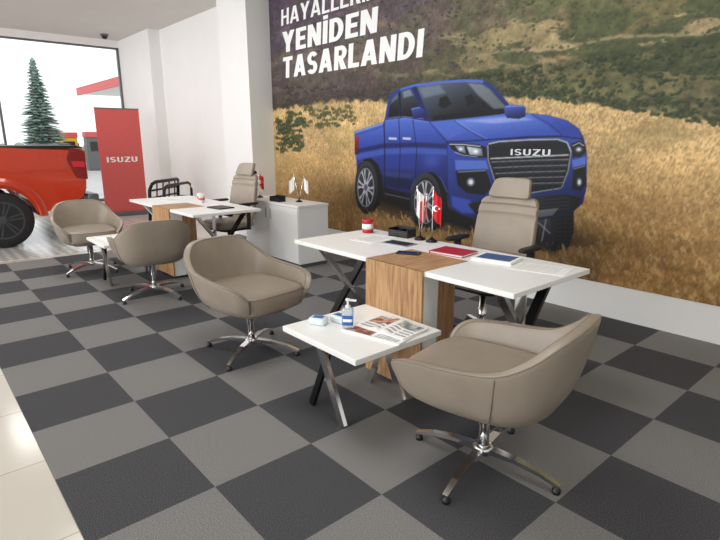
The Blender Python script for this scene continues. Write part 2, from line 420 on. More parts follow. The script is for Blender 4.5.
glow(470,222,120,20,'#1f160d',.9,.16);glow(390,204,45,12,'#1f160d',.85,.25);glow(545,243,46,13,'#1f160d',.8)
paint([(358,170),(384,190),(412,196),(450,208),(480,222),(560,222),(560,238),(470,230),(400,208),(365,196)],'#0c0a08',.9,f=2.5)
def wheel(cx,cy,rx,ry,tw,spin):
    paint(ell(cx+tw,cy-.5,rx,ry),'#0a0a0c');paint(ell(cx,cy,rx,ry),'#37383d',grad=(cx-rx,cy-ry,cx+rx*.6,cy+ry,'#121316'))
    paint(ell(cx-.3,cy,rx*.80,ry*.82),'#17181b');paint(ell(cx-.5,cy,rx*.72,ry*.74),'#34363c',grad=(cx,cy-ry*.7,cx,cy+ry*.7,'#17181c'))
    for k in range(6):
        a=k*PI/3+spin
        q=lambda r,aa:(cx-.5+rx*r*math.cos(aa),cy+ry*(r+.02)*math.sin(aa))
        paint([q(.10,a-.9),q(.40,a-.22),q(.68,a-.28),q(.68,a+.28),q(.40,a+.22),q(.10,a+.9)],'#c6cad2',.97,f=.45,grad=(cx-rx,cy-ry*.7,cx+rx,cy+ry*.7,'#7f848e'))
        paint([q(.30,a-.05),q(.67,a-.10),q(.67,a+.10),q(.30,a+.05)],'#1a1b1f',.9,f=.35)
    P=ell(cx-.5,cy,rx*.70,ry*.72,40);line(P+[P[0]],'#b0b5be',.9,.8)
    paint(ell(cx-.5,cy,rx*.15,ry*.13,14),'#4a4d54')
# right front tyre seen end-on below the bumper
paint([(533,208),(543,203),(570,201),(574,206),(574,232),(569,246),(558,252),(544,250),(535,241)],'#121215',f=.9)
paint(ell(546,228,11,22),'#1d1e22',.95);paint(ell(544.5,228,7,15),'#3d3f45',.9,f=.7,grad=(543,214,544,244,'#141518'))
for k in range(4):
    a=k*PI/2+.4;line([(544.5,228),(544.5+6.4*math.cos(a),228+14*math.sin(a))],'#9aa0aa',1.4,.8)
for k in range(10):
    for x0_,x1_ in ((557,562),(563.2,568),(569,573.5)): line([(x0_,207+k*4.2),(x1_,206+k*4.2)],'#303136',1.7,.6)
body=[(355,131.5),(383.5,122.5),(385,119),(388,101.5),(391.5,93.5),(400,88.5),(416,84),(440,81),(465,79.3),(483,80),(491.5,84),(501,93.5),(515.5,112),(548,115),(568,120.5),(579,128.5),(584,138),(587,152),(587,186),(583,203),(573,212),(553,218),(525,222),(500,223),(478,220),(462,215),(450,208),(447,196),(441,180),(432,174),(421,176),(413,187),(411,196),(398,193.5),(384,190),(382,174),(377,163),(370,158),(362,161),(357.5,172)]
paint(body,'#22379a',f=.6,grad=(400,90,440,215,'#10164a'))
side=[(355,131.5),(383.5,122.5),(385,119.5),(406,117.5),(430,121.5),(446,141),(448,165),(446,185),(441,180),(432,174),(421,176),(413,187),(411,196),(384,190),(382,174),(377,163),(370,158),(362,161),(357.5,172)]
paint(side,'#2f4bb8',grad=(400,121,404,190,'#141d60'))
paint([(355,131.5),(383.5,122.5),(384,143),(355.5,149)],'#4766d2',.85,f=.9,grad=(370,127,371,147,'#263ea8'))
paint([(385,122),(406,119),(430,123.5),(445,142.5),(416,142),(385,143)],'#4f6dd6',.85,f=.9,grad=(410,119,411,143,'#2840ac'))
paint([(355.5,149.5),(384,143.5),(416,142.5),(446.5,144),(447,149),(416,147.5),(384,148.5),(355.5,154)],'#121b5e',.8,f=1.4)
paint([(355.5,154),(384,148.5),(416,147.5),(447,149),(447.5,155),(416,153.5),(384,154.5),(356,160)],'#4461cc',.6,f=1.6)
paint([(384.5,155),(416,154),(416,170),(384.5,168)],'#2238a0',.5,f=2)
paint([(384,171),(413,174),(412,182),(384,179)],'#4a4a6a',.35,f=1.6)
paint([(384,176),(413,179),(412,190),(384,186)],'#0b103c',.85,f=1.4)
glow(432,160,9,9,'#3f5cce',.55,0,side)
line([(355.5,132.4),(383.5,123.3)],'#a9bbf6',1.2,.8);line([(356,135),(383.5,126.4)],'#101750',.9,.5)
line([(386,121),(406,118.5),(429,122.5)],'#8fa5ee',1.1,.7)
line([(384.3,122.5),(385,150),(384.6,190)],'#060927',1.1,1);line([(399,118.5),(400.5,150),(398.5,193)],'#060927',.8,.85);line([(413,119.5),(417,150),(415.5,178)],'#060927',.8,.85)
paint([(384,187),(411,194),(413,199.5),(396,197.5),(384,193)],'#0b0c10');line([(385,193.5),(412,199.5)],'#6b6f79',1,.85)
for x in (389,403): paint([(x,137.2),(x+8,137.6),(x+8,140),(x,139.6)],'#c6cee2',.9,f=.5);line([(x,140.6),(x+8,141)],'#0b1040',.8,.8)
paint([(355,137),(359,136),(358.8,154),(355.2,155)],'#9c2128',.95,grad=(355,137,355,154,'#4c0a10'))
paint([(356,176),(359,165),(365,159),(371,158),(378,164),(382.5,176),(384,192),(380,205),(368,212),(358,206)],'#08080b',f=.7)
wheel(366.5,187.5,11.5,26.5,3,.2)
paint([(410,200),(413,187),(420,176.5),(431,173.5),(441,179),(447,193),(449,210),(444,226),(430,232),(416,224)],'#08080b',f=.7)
line([(411,190),(414,183),(421,175.5),(431,172.5),(441,178.3),(447.5,192)],'#5a76dc',1.0,.6)
wheel(426,202,15.5,29.5,4,.45)
paint([(391.3,99),(398.3,92.8),(399.5,116.3),(388,118)],'#3c4656',grad=(394,93,394,112,'#0b0e13'))
paint([(401,91.6),(410.5,88.4),(416.5,99),(423.5,118),(402,116)],'#4c5768',grad=(405,89,411,114,'#0b0e13'))
paint([(403,92),(410,89.6),(413.5,95.5),(404,98)],'#a3afbd',.55,f=1)
paint([(391.8,99.5),(398,93.8),(398.3,98),(391.2,104)],'#8a97a6',.45,f=1)
line([(388.5,118.2),(402,116.5),(424,118.6)],'#aeb8cc',.7,.6)
paint([(412.5,87.8),(416.5,86.5),(430.5,121),(424.5,120.5)],'#17215f')
paint([(398.6,92.6),(400.8,91.6),(401.8,116.5),(399.8,116.5)],'#0b0d1a')
paint([(411,108.5),(420,106.8),(425,110),(425,117),(414,118.8)],'#3450be',f=.5,grad=(414,106,418,119,'#111854'));line([(412,109),(420,107.3)],'#9db1f4',1,.7)
ws=[(417,86.6),(440,83.8),(465,82.2),(482,83),(489.5,87.5),(499.5,97.5),(514,112.6),(495,115),(470,117.4),(447,119.8),(431,121)]
paint(ws,'#4e5a6c',grad=(448,83,462,115,'#0e1218'))
paint([(468,83),(482,84),(490,89),(508,108),(494,109),(478,95)],'#b4bdc8',.5,f=1.6)
paint([(419,87.5),(440,84.8),(446,93),(424,98)],'#8793a4',.5,f=1.6)
paint([(440,98),(447,95.5),(452,104),(444,108.5),(439,106)],'#06080b',.8,f=.9);paint([(465,96),(472,94),(477,103),(468,106)],'#06080b',.7,f=.9)
paint([(434,116),(470,112),(500,109.5),(512,112.5),(470,117),(433,120.6)],'#07080b',.85,f=.9)
line([(416,85.8),(440,83),(465,81.4),(483,82.2)],'#8ba1ea',1.1,.75)
paint([(400,88.5),(416,84),(440,81),(465,79.3),(483,80),(484,82.2),(465,81),(440,82.6),(416.5,86),(401,90.4)],'#4c69d2')
line([(442,119.6),(460,114.5),(484,116)],'#08090d',.8,.9)
hood=[(430.5,121.8),(470,118),(515,112.6),(548,115.3),(568,121),(578.5,129),(582,138.5),(560,135.8),(528,136.2),(495,138.8),(470,140.5),(447.5,141)]
paint(hood,'#4a68d2',grad=(500,115,505,141,'#243ba4'))
paint([(455,120.2),(530,114.2),(561,134.8),(528,135.8),(487,138.8),(470,131)],'#6483e2',.75,f=1.2,grad=(500,116,503,137,'#3350bc'))
paint([(466,120.8),(520,116),(532,119.8),(494,123.6)],'#b4c4f6',.5,f=1.8)
line([(454,120.4),(468,130),(485,139.3)],'#131f6c',1.1,.7);line([(532,114.6),(550,124),(563,135.5)],'#131f6c',1.1,.7)
line([(456,120.4),(470,130),(487,138.8)],'#8ea5f0',.8,.6)
paint([(432,122.5),(453,120.8),(467,131),(449,139)],'#4562ce',.7,f=1.6)
line([(448,141.8),(470,141.2),(495,139.5),(528,136.9),(560,136.5),(582,139)],'#06092a',1.3,.95)
paint([(504.5,106.5),(511,104.5),(523,105),(526,108),(525.5,116.5),(519,119),(507,118),(504.5,112.5)],'#4461cc',grad=(508,105,511,119,'#111854'));line([(506,106.5),(523,105.8)],'#a9bbf6',1,.7)
fr=[(448,142),(470,141.5),(495,139.8),(560,136.8),(582,139.5),(587,152),(587,186),(583,203),(573,212),(553,218),(500,223),(478,220),(462,215),(450,208),(448,180)]
paint(fr,'#2a45ae',grad=(500,140,510,222,'#10184c'))
paint([(455,160),(486,160.5),(489,169),(456,170)],'#5472d8',.8,f=1.2);paint([(572,160),(586,156.5),(586.5,165),(573,168)],'#5472d8',.8,f=1.2)
paint([(452,196),(470,200),(478,214),(462,213),(452,206)],'#3752be',.75,f=1.6)
gr=[(487.5,143.4),(499,140.8),(530,139),(558,138.6),(568,142),(572,152),(569,171),(562.5,188),(544,192),(515,194),(500.5,193),(493.5,179),(487.5,160)]
paint(gr,'#1d1f24',f=.6,grad=(500,140,505,194,'#070809'))
line([(488.5,144),(499,141.6),(530,139.8),(558,139.3),(567.5,142.5),(571.3,152)],'#d5dbe3',1.4,.95)
line([(571.3,152),(568.3,171),(562,187.5)],'#aab1bc',1.3,.9);line([(488,145),(488.5,160),(494.5,179),(501.5,192.5),(530,193),(561.5,188)],'#aab1bc',1.3,.9)
for k in range(5):
    y=162+k*5.8;line([(491.5+k*2,y),(530,y-1.7),(569-k*1.5,y-2.6)],'#8d939e',1.2,.9);line([(491.5+k*2,y+1.7),(530,y),(569-k*1.5,y-.9)],'#25272c',1.3,.9)
for k in range(10):
    x=500+k*6.6;line([(x,160),(x+.6,190)],'#2f3239',1.1,.7)
paint([(492,147.3),(561,143),(568,147),(567.8,154.6),(492,158)],'#111215',grad=(520,144,521,158,'#1d2025'))
line([(490.5,158.6),(569,154.9)],'#dfe3ea',1.4,.95)
hl=[(447.5,142.6),(462,142.8),(480,144.6),(487,147.5),(487.5,157.5),(476,158),(462,155.5),(452.5,149.5)]
paint(hl,'#14161b',f=.5)
paint([(467,146.4),(482,148.6),(483,156),(470,154.6)],'#c5cede',.95,f=.6,grad=(470,147,482,155,'#69748a'));glow(476,151.4,3.2,2.4,'#ffffff',.95,0,hl)
paint([(455,145.6),(464.5,146),(466,153.4),(459,151.2)],'#7b869c',.95,f=.6);glow(461,149,2.2,1.8,'#f0f4fb',.95,0,hl)
line([(449.5,144.2),(463,144.4),(481,146.4)],'#f4f7fb',1.0,.95);line([(455,152),(463,155),(478,157)],'#c7d1e2',.9,.85)
hr=[(571,144),(580,140.6),(585.5,144),(586.5,152),(580,157.4),(573,157)]
paint(hr,'#14161b',f=.5);glow(579,149.4,3,2.4,'#eef3fc',.95,0,hr);line([(572.5,146),(579.5,142.8),(584.5,146)],'#e9eef7',.9,.9)
paint([(456,171),(486,169.5),(492,187),(485,195),(467,193),(458,185)],'#0d0e12',f=.7)
paint([(573.5,168),(586,164.5),(586,184),(581,191),(572,189)],'#0d0e12',f=.7)
for cx,rx in ((471,4.2),(579.5,2.8)):
    paint(ell(cx,182,rx,4.4,18),'#5b616c');paint(ell(cx,182,rx*.55,2.6,16),'#cfd5de')
line([(458,172),(486,170.4)],'#c3cad6',1.1,.75);line([(574,169),(585.5,165.8)],'#c3cad6',1,.7)
paint([(468,204),(490,198.5),(530,198),(566,194.5),(582,198),(575,210),(552,216.5),(502,221),(478,217)],'#16171b',f=.7)
for k in range(4): line([(488,202+k*3.6),(530,201.2+k*3.6),(570,197.8+k*3.5)],'#34363d',1.1,.9)
paint([(496,212),(528,211.4),(559,208),(553,215.5),(527,218.8),(504,220)],'#a9afb9',.95,f=.7,grad=(500,208,502,220,'#595d66'))
paint([(515,198.5),(545,196.5),(545,205.5),(515,207.5)],'#24262c',.9)
gl=np.interp(PX,[340,366,400,426,470,500,550,580,600],[212,213,216,231,234,238,251,248,245])
w=ss(-3,3,PY-gl+(st-.5)*22+(st2-.5)*10)*ss(338,350,PX)*(1-ss(596,606,PX))
COLR=mixc(COLR,wc*.8,w*.95)
lum=COLR@np.array([.3,.5,.2]);bl=ss(.05,.2,COLR[:,2]-COLR[:,0])*.14
COLR=mixc(COLR,np.repeat(lum[:,None],3,1)*np.array([1,1.08,1.12]),bl)
COLR=np.clip(COLR*(1+.06*(n4-.5))[:,None],0,1)
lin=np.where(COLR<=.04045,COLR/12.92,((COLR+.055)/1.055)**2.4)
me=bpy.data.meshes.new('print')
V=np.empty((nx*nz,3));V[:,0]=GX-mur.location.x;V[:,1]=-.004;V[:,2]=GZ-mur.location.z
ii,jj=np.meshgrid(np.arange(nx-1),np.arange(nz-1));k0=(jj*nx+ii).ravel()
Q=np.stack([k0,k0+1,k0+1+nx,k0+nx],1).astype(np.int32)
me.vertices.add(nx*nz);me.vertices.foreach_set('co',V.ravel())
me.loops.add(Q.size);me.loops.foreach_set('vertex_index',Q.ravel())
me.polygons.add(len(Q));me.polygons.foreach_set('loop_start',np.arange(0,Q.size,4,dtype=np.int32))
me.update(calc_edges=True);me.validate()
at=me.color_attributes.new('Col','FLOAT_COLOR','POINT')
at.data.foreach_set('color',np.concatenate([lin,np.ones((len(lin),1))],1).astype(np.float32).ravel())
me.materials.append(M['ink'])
o=bpy.data.objects.new('print',me);C.objects.link(o);o.parent=mur
YT=WALL-.0065
ny=(0,-1,0)
SH=.08
lettering('lettering','YENİDEN','ptxt',mur,1.92,.262,lambda x,y:(-6.54+x+SH*y,YT,2.59+y),ny,.215)
lettering('lettering','TASARLANDI','ptxt',mur,2.61,.27,lambda x,y:(-6.54+x+SH*y,YT,2.26+y),ny,.215)
lettering('lettering','HAYALLERİNİ','ptxt',mur,2.02,.2,lambda x,y:(-6.54+x+SH*y,YT,2.935+y),ny,.17)
gx0,gz0=onwall(511,152.6);gx1,gz1=onwall(551,150.6)
lettering('grille_lettering','ISUZU','silver',mur,gx1-gx0,.055,lambda x,y:(gx0+x,YT,gz0-.022+y),ny,.17,.14)

# ------------------------------------------------------------------ tub armchair
def catmull(P,n):
    out=[]
    for i in range(len(P)-1):
        p0=P[max(0,i-1)];p1=P[i];p2=P[i+1];p3=P[min(len(P)-1,i+2)]
        for k in range(n):
            t=k/n
            out.append(tuple(.5*((2*b_)+(-a+c)*t+(2*a-5*b_+4*c-d)*t*t+(-a+3*b_-3*c+d)*t**3) for a,b_,c,d in zip(p0,p1,p2,p3)))
    out.append(P[-1]);return out
def make_tub(label,loc,rz,group,brz):
    t=thing('tub_armchair',label,'chair',loc,rz,group)
    half=[(-.405,0,.762),(-.40,.13,.759),(-.368,.228,.735),(-.295,.298,.668),(-.175,.33,.602),(0,.343,.578),(.15,.342,.568),(.262,.322,.55),(.315,.285,.512),(.33,.245,.46)]
    st=[(x,-y,z) for x,y,z in half[::-1][:-1]]+half
    st=catmull(st,3)
    cx=.03
    def pos(p,sx,f): x,y,h=p;return (cx+(x-cx)*sx,y*sx,.33+(h-.33)*f)
    prof=[(.57,0.0),(.71,.05),(.84,.22),(.918,.5),(.972,.8),(1.0,.95),(.997,.993),(.982,1.0),(.915,1.0),(.90,.993),(.885,.94),(.84,.72),(.79,.45),(.72,.22),(.55,.1)]
    b=MB();rings=[[b.v(pos(p,*q)) for q in prof] for p in st]
    n=len(prof)
    for A,B in zip(rings,rings[1:]):
        for j in range(n): b.face([A[j],A[(j+1)%n],B[(j+1)%n],B[j]],0,True)
    b.face(rings[0],0,True);b.face(rings[-1][::-1],0,True)
    b.sell((.04,0,.375),(.245,.225,.06),.5,.5)
    b.build('shell','taupe',t,subsurf=1)
    b=MB();b.tube([pos(p,.994,.985) for p in st],.003,6);b.tube([pos(p,.901,.985) for p in st],.003,6)
    for k in (15,len(st)-16):
        b.tube([pos(st[k],s_*1.001,f) for s_,f in prof[1:6]],.0022,6)
    b.build('piping','seam',t)
    b=MB();b.sell((.045,0,.422),(.284,.258,.072),.3,.42,40,20,fn=lambda x,y,z:(x,y,z+.012*max(0,1-(x/.3)**2-(y/.28)**2)*(1 if z>.43 else 0)))
    cu=b.build('seat_cushion','taupe',t)
    b=MB();P=[]
    pw=lambda x,e: math.copysign(abs(x)**e,x)
    for j in range(40):
        a=2*PI*j/40;P.append((.045+.280*pw(math.cos(a),.42),.254*pw(math.sin(a),.42),.471))
    b.tube(P,.003,6,closed=True);b.build('cushion_piping','seam',cu)
    b=MB();b.lathe([(.024,.075),(.024,.2),(.03,.21),(.03,.31),(.11,.318),(.115,.33)]);b.build('column','chrome',t)
    b=MB();b.lathe([(.03,.062),(.045,.068),(.045,.098),(.03,.105)]);b.build('hub','chrome',t)
    for k in range(4):
        a=brz-rz+k*PI/2;ca,sa=math.cos(a),math.sin(a)
        b=MB();pts=[(.03,.085),(.15,.082),(.26,.064),(.345,.036)]
        for (r0,z0),(r1,z1),w0,w1 in zip(pts,pts[1:],(.042,.036,.03),(.036,.03,.024)):
            b.bar((ca*r0,sa*r0,z0),(ca*r1,sa*r1,z1),w0,.024-.01*(r0/.35),w1,.024-.01*(r1/.35))
        lg=b.build('leg','chrome',t)
        b=MB();b.lathe([(.016,0),(.018,.004),(.018,.02),(.009,.026),(.009,.04)],(ca*.333,sa*.333,0),16);b.build('foot_glide','black',lg)
    return t
G='taupe tub armchairs'
D2=math.radians
make_tub('large taupe tub armchair in the foreground, nearest and rightmost, seen from its side',(-1.225,1.80,0),D2(190),G,D2(11))
make_tub('taupe tub armchair left of the near coffee table, its seat turned to the right',(-3.08,1.68,0),D2(8),G,D2(35))
make_tub('taupe tub armchair at the far coffee table seen from behind, back to the viewer',(-4.89,1.67,0),D2(172),G,D2(20))
make_tub('taupe tub armchair beside the red pickup, farthest from the viewer',(-6.33,1.5,0),D2(-4),G,D2(30))

# ------------------------------------------------------------------ office chair
def make_office(label,loc,rz,group):
    t=thing('office_chair',label,'office chair',loc,rz,group)
    b=MB();b.sell((0,0,.47),(.25,.25,.05),.5,.45,36,14);b.build('seat','taupe2',t)
    b=MB();b.sell((-.01,0,.415),(.2,.2,.02),.3,.4);b.build('seat_pan','black',t)
    def bend(x,y,z):
        k=(z-.5)/.5
        ch=1-.5*abs(math.sin(k*PI*7))**10
        return (-.235-.09*k+.06*(y/.26)**2+x*ch, y*(1-.08*k), z)
    b=MB();b.sell((0,0,.77),(.034,.255,.262),.28,.3,44,84,fn=bend);b.build('backrest','taupe2',t)
    b=MB();b.sell((0,0,1.092),(.026,.155,.07),.3,.35,30,20,fn=lambda x,y,z:(x-.33-.03*((z-1.09)/.07)+.05*(y/.15)**2,y*(1-.1*(z-1.09)/.07),z));hr_=b.build('headrest','taupe2',t)
    b=MB();b.bar((-.352,0,1.0),(-.345,0,1.09),.014,.12,up=(0,1,0));b.build('headrest_bracket','black',hr_)
    b=MB()
    b.bar((-.12,0,.41),(-.30,0,.5),.07,.03,mi=0);b.bar((-.30,0,.49),(-.39,0,1.05),.06,.025,.045,.02,up=(1,0,0));b.bar((-.39,0,1.04),(-.345,0,1.08),.14,.02)
    b.build('back_frame','black',t)
    for s in (-1,1):
        b=MB();b.bar((-.08,s*.2,.42),(-.08,s*.30,.43),.05,.02);b.bar((-.08,s*.295,.42),(-.08,s*.305,.70),.05,.022,up=(1,0,0));ar=b.build('armrest','black',t)
        b=MB();b.sell((-.08,s*.305,.715),(.13,.036,.015),.4,.5,24,10);b.build('arm_pad','black',ar)
    b=MB();b.lathe([(.03,.1),(.03,.25),(.022,.255),(.022,.4)]);b.build('gas_column','chrome',t)
    for k in range(5):
        a=k*2*PI/5+.3;ca,sa=math.cos(a),math.sin(a)
        b=MB();b.bar((ca*.02,sa*.02,.115),(ca*.3,sa*.3,.082),.05,.04,.032,.022);lg=b.build('leg','chrome',t)
        b=MB()
        for s in (-1,1):
            px,py=-sa*.016*s,ca*.016*s
            pts=[(ca*.3+px*w,sa*.3+py*w,.03) for w in (.6,1.4)]
            ring=[]
            for p in pts:
                ring.append([b.v((p[0]+ca*.03*math.cos(j*PI/8),p[1]+sa*.03*math.cos(j*PI/8),.03+.03*math.sin(j*PI/8))) for j in range(16)])
            for j in range(16): b.face([ring[0][j],ring[0][(j+1)%16],ring[1][(j+1)%16],ring[1][j]],0,True)
            b.face(ring[0]);b.face(ring[1])
        b.bar((ca*.3,sa*.3,.05),(ca*.3,sa*.3,.09),.02,.02,up=(1,0,0));b.build('caster','black',lg)
    return t
oc=make_office('taupe high back office chair behind the near desk, in front of mural truck',(-2.165,3.06,0),D2(-88),'taupe office chairs')
dup(oc,(-5.70,2.885,0),D2(-84),'taupe high back office chair behind the far desk, beside the wall column')

# ------------------------------------------------------------------ desks
def make_desk(label,loc,group):
    t=thing('desk',label,'desk',loc,0,group)
    b=MB();b.box(-.9,.9,-.37,.37,.712,.74,bev=.003);b.build('tabletop','white',t)
    b=MB();b.box(-.115,.345,-.385,-.371,.03,.7415);b.box(-.115,.345,-.385,.01,.7402,.7415,mi=1);b.box(-.09,.342,-.245,-.10,.03,.711);b.build('wood_panel',['wood','woodt'],t)
    b=MB();b.box(-.09,.34,-.369,-.247,.03,.711);b.build('pedestal','white',t)
    for x in (-.74,.74):
        b=MB()
        b.bar((x-.012,.27,.70),(x-.012,-.27,.004),.024,.055,up=(1,0,0),mi=1)
        b.bar((x+.014,-.27,.70),(x+.014,.27,.004),.026,.055,up=(1,0,0),mi=0)
        if x>0: b.bar((x+.034,-.1,.70),(x+.034,-.1,.004),.012,.06,up=(1,0,0),mi=0)
        b.box(x-.03,x+.03,-.31,.31,.696,.712,mi=1);b.build('leg',['chrome','blackm'],t)
    b=MB();b.box(-.72,.72,.1,.14,.66,.70);b.build('crossbar','blackm',t)
    return t
dk=make_desk('white desk with wood front panel in the middle, nearest the viewer',(-2.19,2.435,0),'white desks with wood panels')
dup(dk,(-5.67,2.42,0),0,'white desk with wood front panel farther back, near the wall column')
def make_coffee(label,loc,group):
    t=thing('coffee_table',label,'coffee table',loc,0,group)
    b=MB();b.box(-.305,.305,-.3,.3,.42,.45,bev=.003);b.build('tabletop','white',t)
    for y in (-.215,.215):
        b=MB()
        b.bar((.0,y+.012,.415),(-.18,y+.012,.004),.036,.022,up=(0,1,0),mi=0 if y>0 else 1)
        b.bar((-.075,y-.010,.415),(.12,y-.010,.004),.05,.022,.045,.022,up=(0,1,0),mi=0)
        b.box(-.13,.05,y-.03,y+.03,.405,.42,mi=1);b.build('leg',['chrome','blackm'],t)
    b=MB();b.box(-.05,-.01,-.2,.2,.39,.405);b.build('crossbar','blackm',t)
    return t
ct=make_coffee('small square white coffee table with sanitizer bottle and magazines, near viewer',(-2.005,1.75,0),'white coffee tables')
dup(ct,(-5.62,1.68,0),0,'small square white coffee table between the two farther tub armchairs')
t=thing('side_cabinet','white side cabinet behind the far desk, its plain end toward viewer','cabinet',(-5.47,3.53,0))
w=.6
b=MB();b.box(-w,w,-.205,.205,.04,.69);b.build('body','white',t)
b=MB();b.box(-w-.01,w+.01,-.225,.21,.69,.715,bev=.002);b.build('cabinet_top','white',t)
b=MB();b.box(-w+.02,w-.02,-.18,.19,0,.04);b.build('plinth','steel',t)
for s in (-1,1):
    b=MB();b.box(*sorted((s*.003,s*(w-.005))),-.222,-.206,.05,.685,bev=.002);d=b.build('door','white',t)
    b=MB();b.bar((s*.05,-.235,.52),(s*.05,-.235,.64),.012,.012,up=(0,1,0));b.bar((s*.05,-.236,.53),(s*.05,-.22,.53),.01,.01);b.bar((s*.05,-.236,.63),(s*.05,-.22,.63),.01,.01);b.build('handle','chrome',d)

# ------------------------------------------------------------------ small items
ZD=.7403;ZC=.45;ZS=.7152;ZW=.7418
t=thing('mug','red mug with white band at the back of the near desk','mug',(-2.97,2.66,ZD))
b=MB();b.lathe([(.036,0),(.042,.004),(.043,.03)],n=28);b.lathe([(.043,.03),(.0432,.07)],n=28,mi=1);b.lathe([(.043,.07),(.043,.104),(.038,.104),(.037,.02)],n=28);b.build('cup',['redc','paper'],t)
b=MB();b.tube([(.042,0,.085),(.066,0,.08),(.072,0,.055),(.062,0,.03),(.042,0,.025)],.006);b.build('handle','redc',t)
def sheet(name,label,loc,rz,w,d,m='paper',h=.002,cat='paper',group=None,prints=()):
    b=MB();b.box(-w/2,w/2,-d/2,d/2,0,h)
    for x0,x1,y0,y1,mi in prints: b.box(x0,x1,y0,y1,h,h+.0006,mi=mi)
    o=b.build(name,[m,'black','pic1','pic2','textgrey'],None,loc);o.rotation_euler=(0,0,rz);return tag(o,label,cat,group)
lines=[(-.08,.08,-.1+.025*k,-.094+.025*k,4) for k in range(8)]
sheet('paper_sheet','printed white sheet left of the wood strip, close to red mug',(-2.75,2.52,ZD),.15,.21,.297,prints=lines)
sheet('document_folder','open dark grey document folder on the near desk beside white sheet',(-2.49,2.52,ZD),.1,.22,.13,'textgrey',.006,'folder',prints=[(-.1,.1,-.055,.055,1)])
sheet('paper_sheet','printed white sheet at the right end of the near desk',(-1.47,2.6,ZD),.25,.3,.21,prints=[(-.12,.1,-.06+.03*k,-.056+.03*k,4) for k in range(5)])
t=thing('smartphone','black smartphone lying on the wood strip of the near desk','phone',(-2.22,2.33,ZW),.5)
b=MB();b.box(-.075,.075,-.037,.037,0,.009,bev=.003);b.build('case','black',t)
b=MB();b.box(-.07,.07,-.033,.033,.009,.0096);b.build('screen','glassd',t)
def book(label,loc,rz,w,d,h,cover,group=None):
    t=thing('notebook',label,'notebook',loc,rz,group)
    b=MB();b.box(-w/2,w/2,-d/2,d/2,0,.003);b.box(-w/2,w/2,-d/2,d/2,h-.003,h);b.box(-w/2,-w/2+.003,-d/2,d/2,.003,h-.003);b.build('cover',cover,t)
    b=MB();b.box(-w/2+.003,w/2-.005,-d/2+.005,d/2-.005,.003,h-.003);b.build('pages','paper',t)
    return t
book('red hardcover notebook at the middle of the near desk',(-2.05,2.56,ZD),.12,.24,.19,.016,'redc')
t=book('blue notebook with white border on the near desk, right of red one',(-1.755,2.6,ZD),.2,.25,.19,.018,'paper')
b=MB();b.box(-.1,.105,-.075,.075,.018,.0186);b.build('cover_print','blue',t)
t=thing('sanitizer_bottle','clear hand sanitizer pump bottle with blue label on near coffee table','bottle',(-2.03,1.68,ZC+.0005),.75)
b=MB();b.sell((0,0,.062),(.032,.021,.062),.25,.6,28,20);b.build('bottle_body','gel',t)
def wrapface(z0,z1,m,nm,a0=-.95,a1=.95,sc_=1.03):
    b=MB();g=[]
    pw=lambda x,e: math.copysign(abs(x)**e,x)
    for i in range(17):
        a=-PI/2+a0+(a1-a0)*i/16
        g.append([b.v((.032*sc_*pw(math.cos(a),.6),.021*sc_*pw(math.sin(a),.6),z)) for z in (z0,z1)])
    for A,B in zip(g,g[1:]): b.face([A[0],B[0],B[1],A[1]],0,True)
    return b.build(nm,m,t)
wrapface(.03,.085,'lblue','bottle_label');wrapface(.05,.066,'paper','label_band',-.7,.7,1.045)
b=MB();b.lathe([(.014,.118),(.014,.135),(.006,.137),(.006,.16),(.012,.162),(.012,.172),(.004,.174)],n=16);b.bar((0,0,.166),(.045,0,.163),.012,.009);b.build('pump','paper',t)
def packet(label,loc,rz):
    t=thing('tissue_packet',label,'packet',loc,rz,'plastic wrapped packets')
    b=MB();b.sell((0,0,.02),(.05,.036,.02),.35,.35,24,12);b.build('wrap','wrap',t)
    b=MB();b.box(-.03,.03,-.02,.02,.0395,.0405);b.build('sticker','lblue',t)
    return t
packet('small pale blue wrapped packet at left of the sanitizer bottle',(-2.21,1.62,ZC),.5)
packet('small pale blue wrapped packet nearest the sanitizer, behind the other packet',(-2.16,1.73,ZC),.2)
def magazine(label,loc,rz,w,d,pat):
    b=MB();nxm,nym=24,14
    def z(x): a=abs(x)/w; return .003+.014*math.exp(-((a-.18)/.16)**2)*(1 if a>.02 else .3)
    top=[[b.v((-w+2*w*i/nxm,-d/2+d*j/nym,z(-w+2*w*i/nxm))) for j in range(nym+1)] for i in range(nxm+1)]
    bot=[[b.v((-w+2*w*i/nxm,-d/2+d*j/nym,0)) for j in (0,nym)] for i in range(nxm+1)]
    for i in range(nxm):
        for j in range(nym): b.face([top[i][j],top[i+1][j],top[i+1][j+1],top[i][j+1]],pat(i,j),True)
        b.face([bot[i][0],bot[i+1][0],top[i+1][0],top[i][0]],0);b.face([bot[i+1][1],bot[i][1],top[i][nym],top[i+1][nym]],0)
        b.face([bot[i][0],bot[i][1],bot[i+1][1],bot[i+1][0]],0)
    for i in (0,nxm): b.face([bot[i][0],top[i][0]]+[top[i][j] for j in range(1,nym+1)]+[bot[i][1]],0)
    o=b.build('magazine',['paper','pic1','pic2','textgrey'],None,loc);o.rotation_euler=(0,0,rz)
    return tag(o,label,'magazine','magazines')
def pat1(i,j):
    if i in (0,23,11,12) or j in (0,13): return 0
    if i<11: return 1 if 5<j<12 else (3 if j%2==0 else 0)
    return 2 if j>7 else (3 if j%2==0 and i!=17 else 0)
sheet('newspaper','folded newspaper at the bottom of the stack on the near coffee table',(-1.895,1.815,ZC),.22,.36,.27,'paper',.010,'newspaper',prints=[(-.17,.0,-.125,.0,2)]+[(.02,.16,-.12+.018*k,-.111+.018*k,4) for k in range(13)])
magazine('open illustrated magazine on top of the newspaper on near coffee table',(-1.89,1.865,ZC+.0108),.12,.165,.23,pat1)
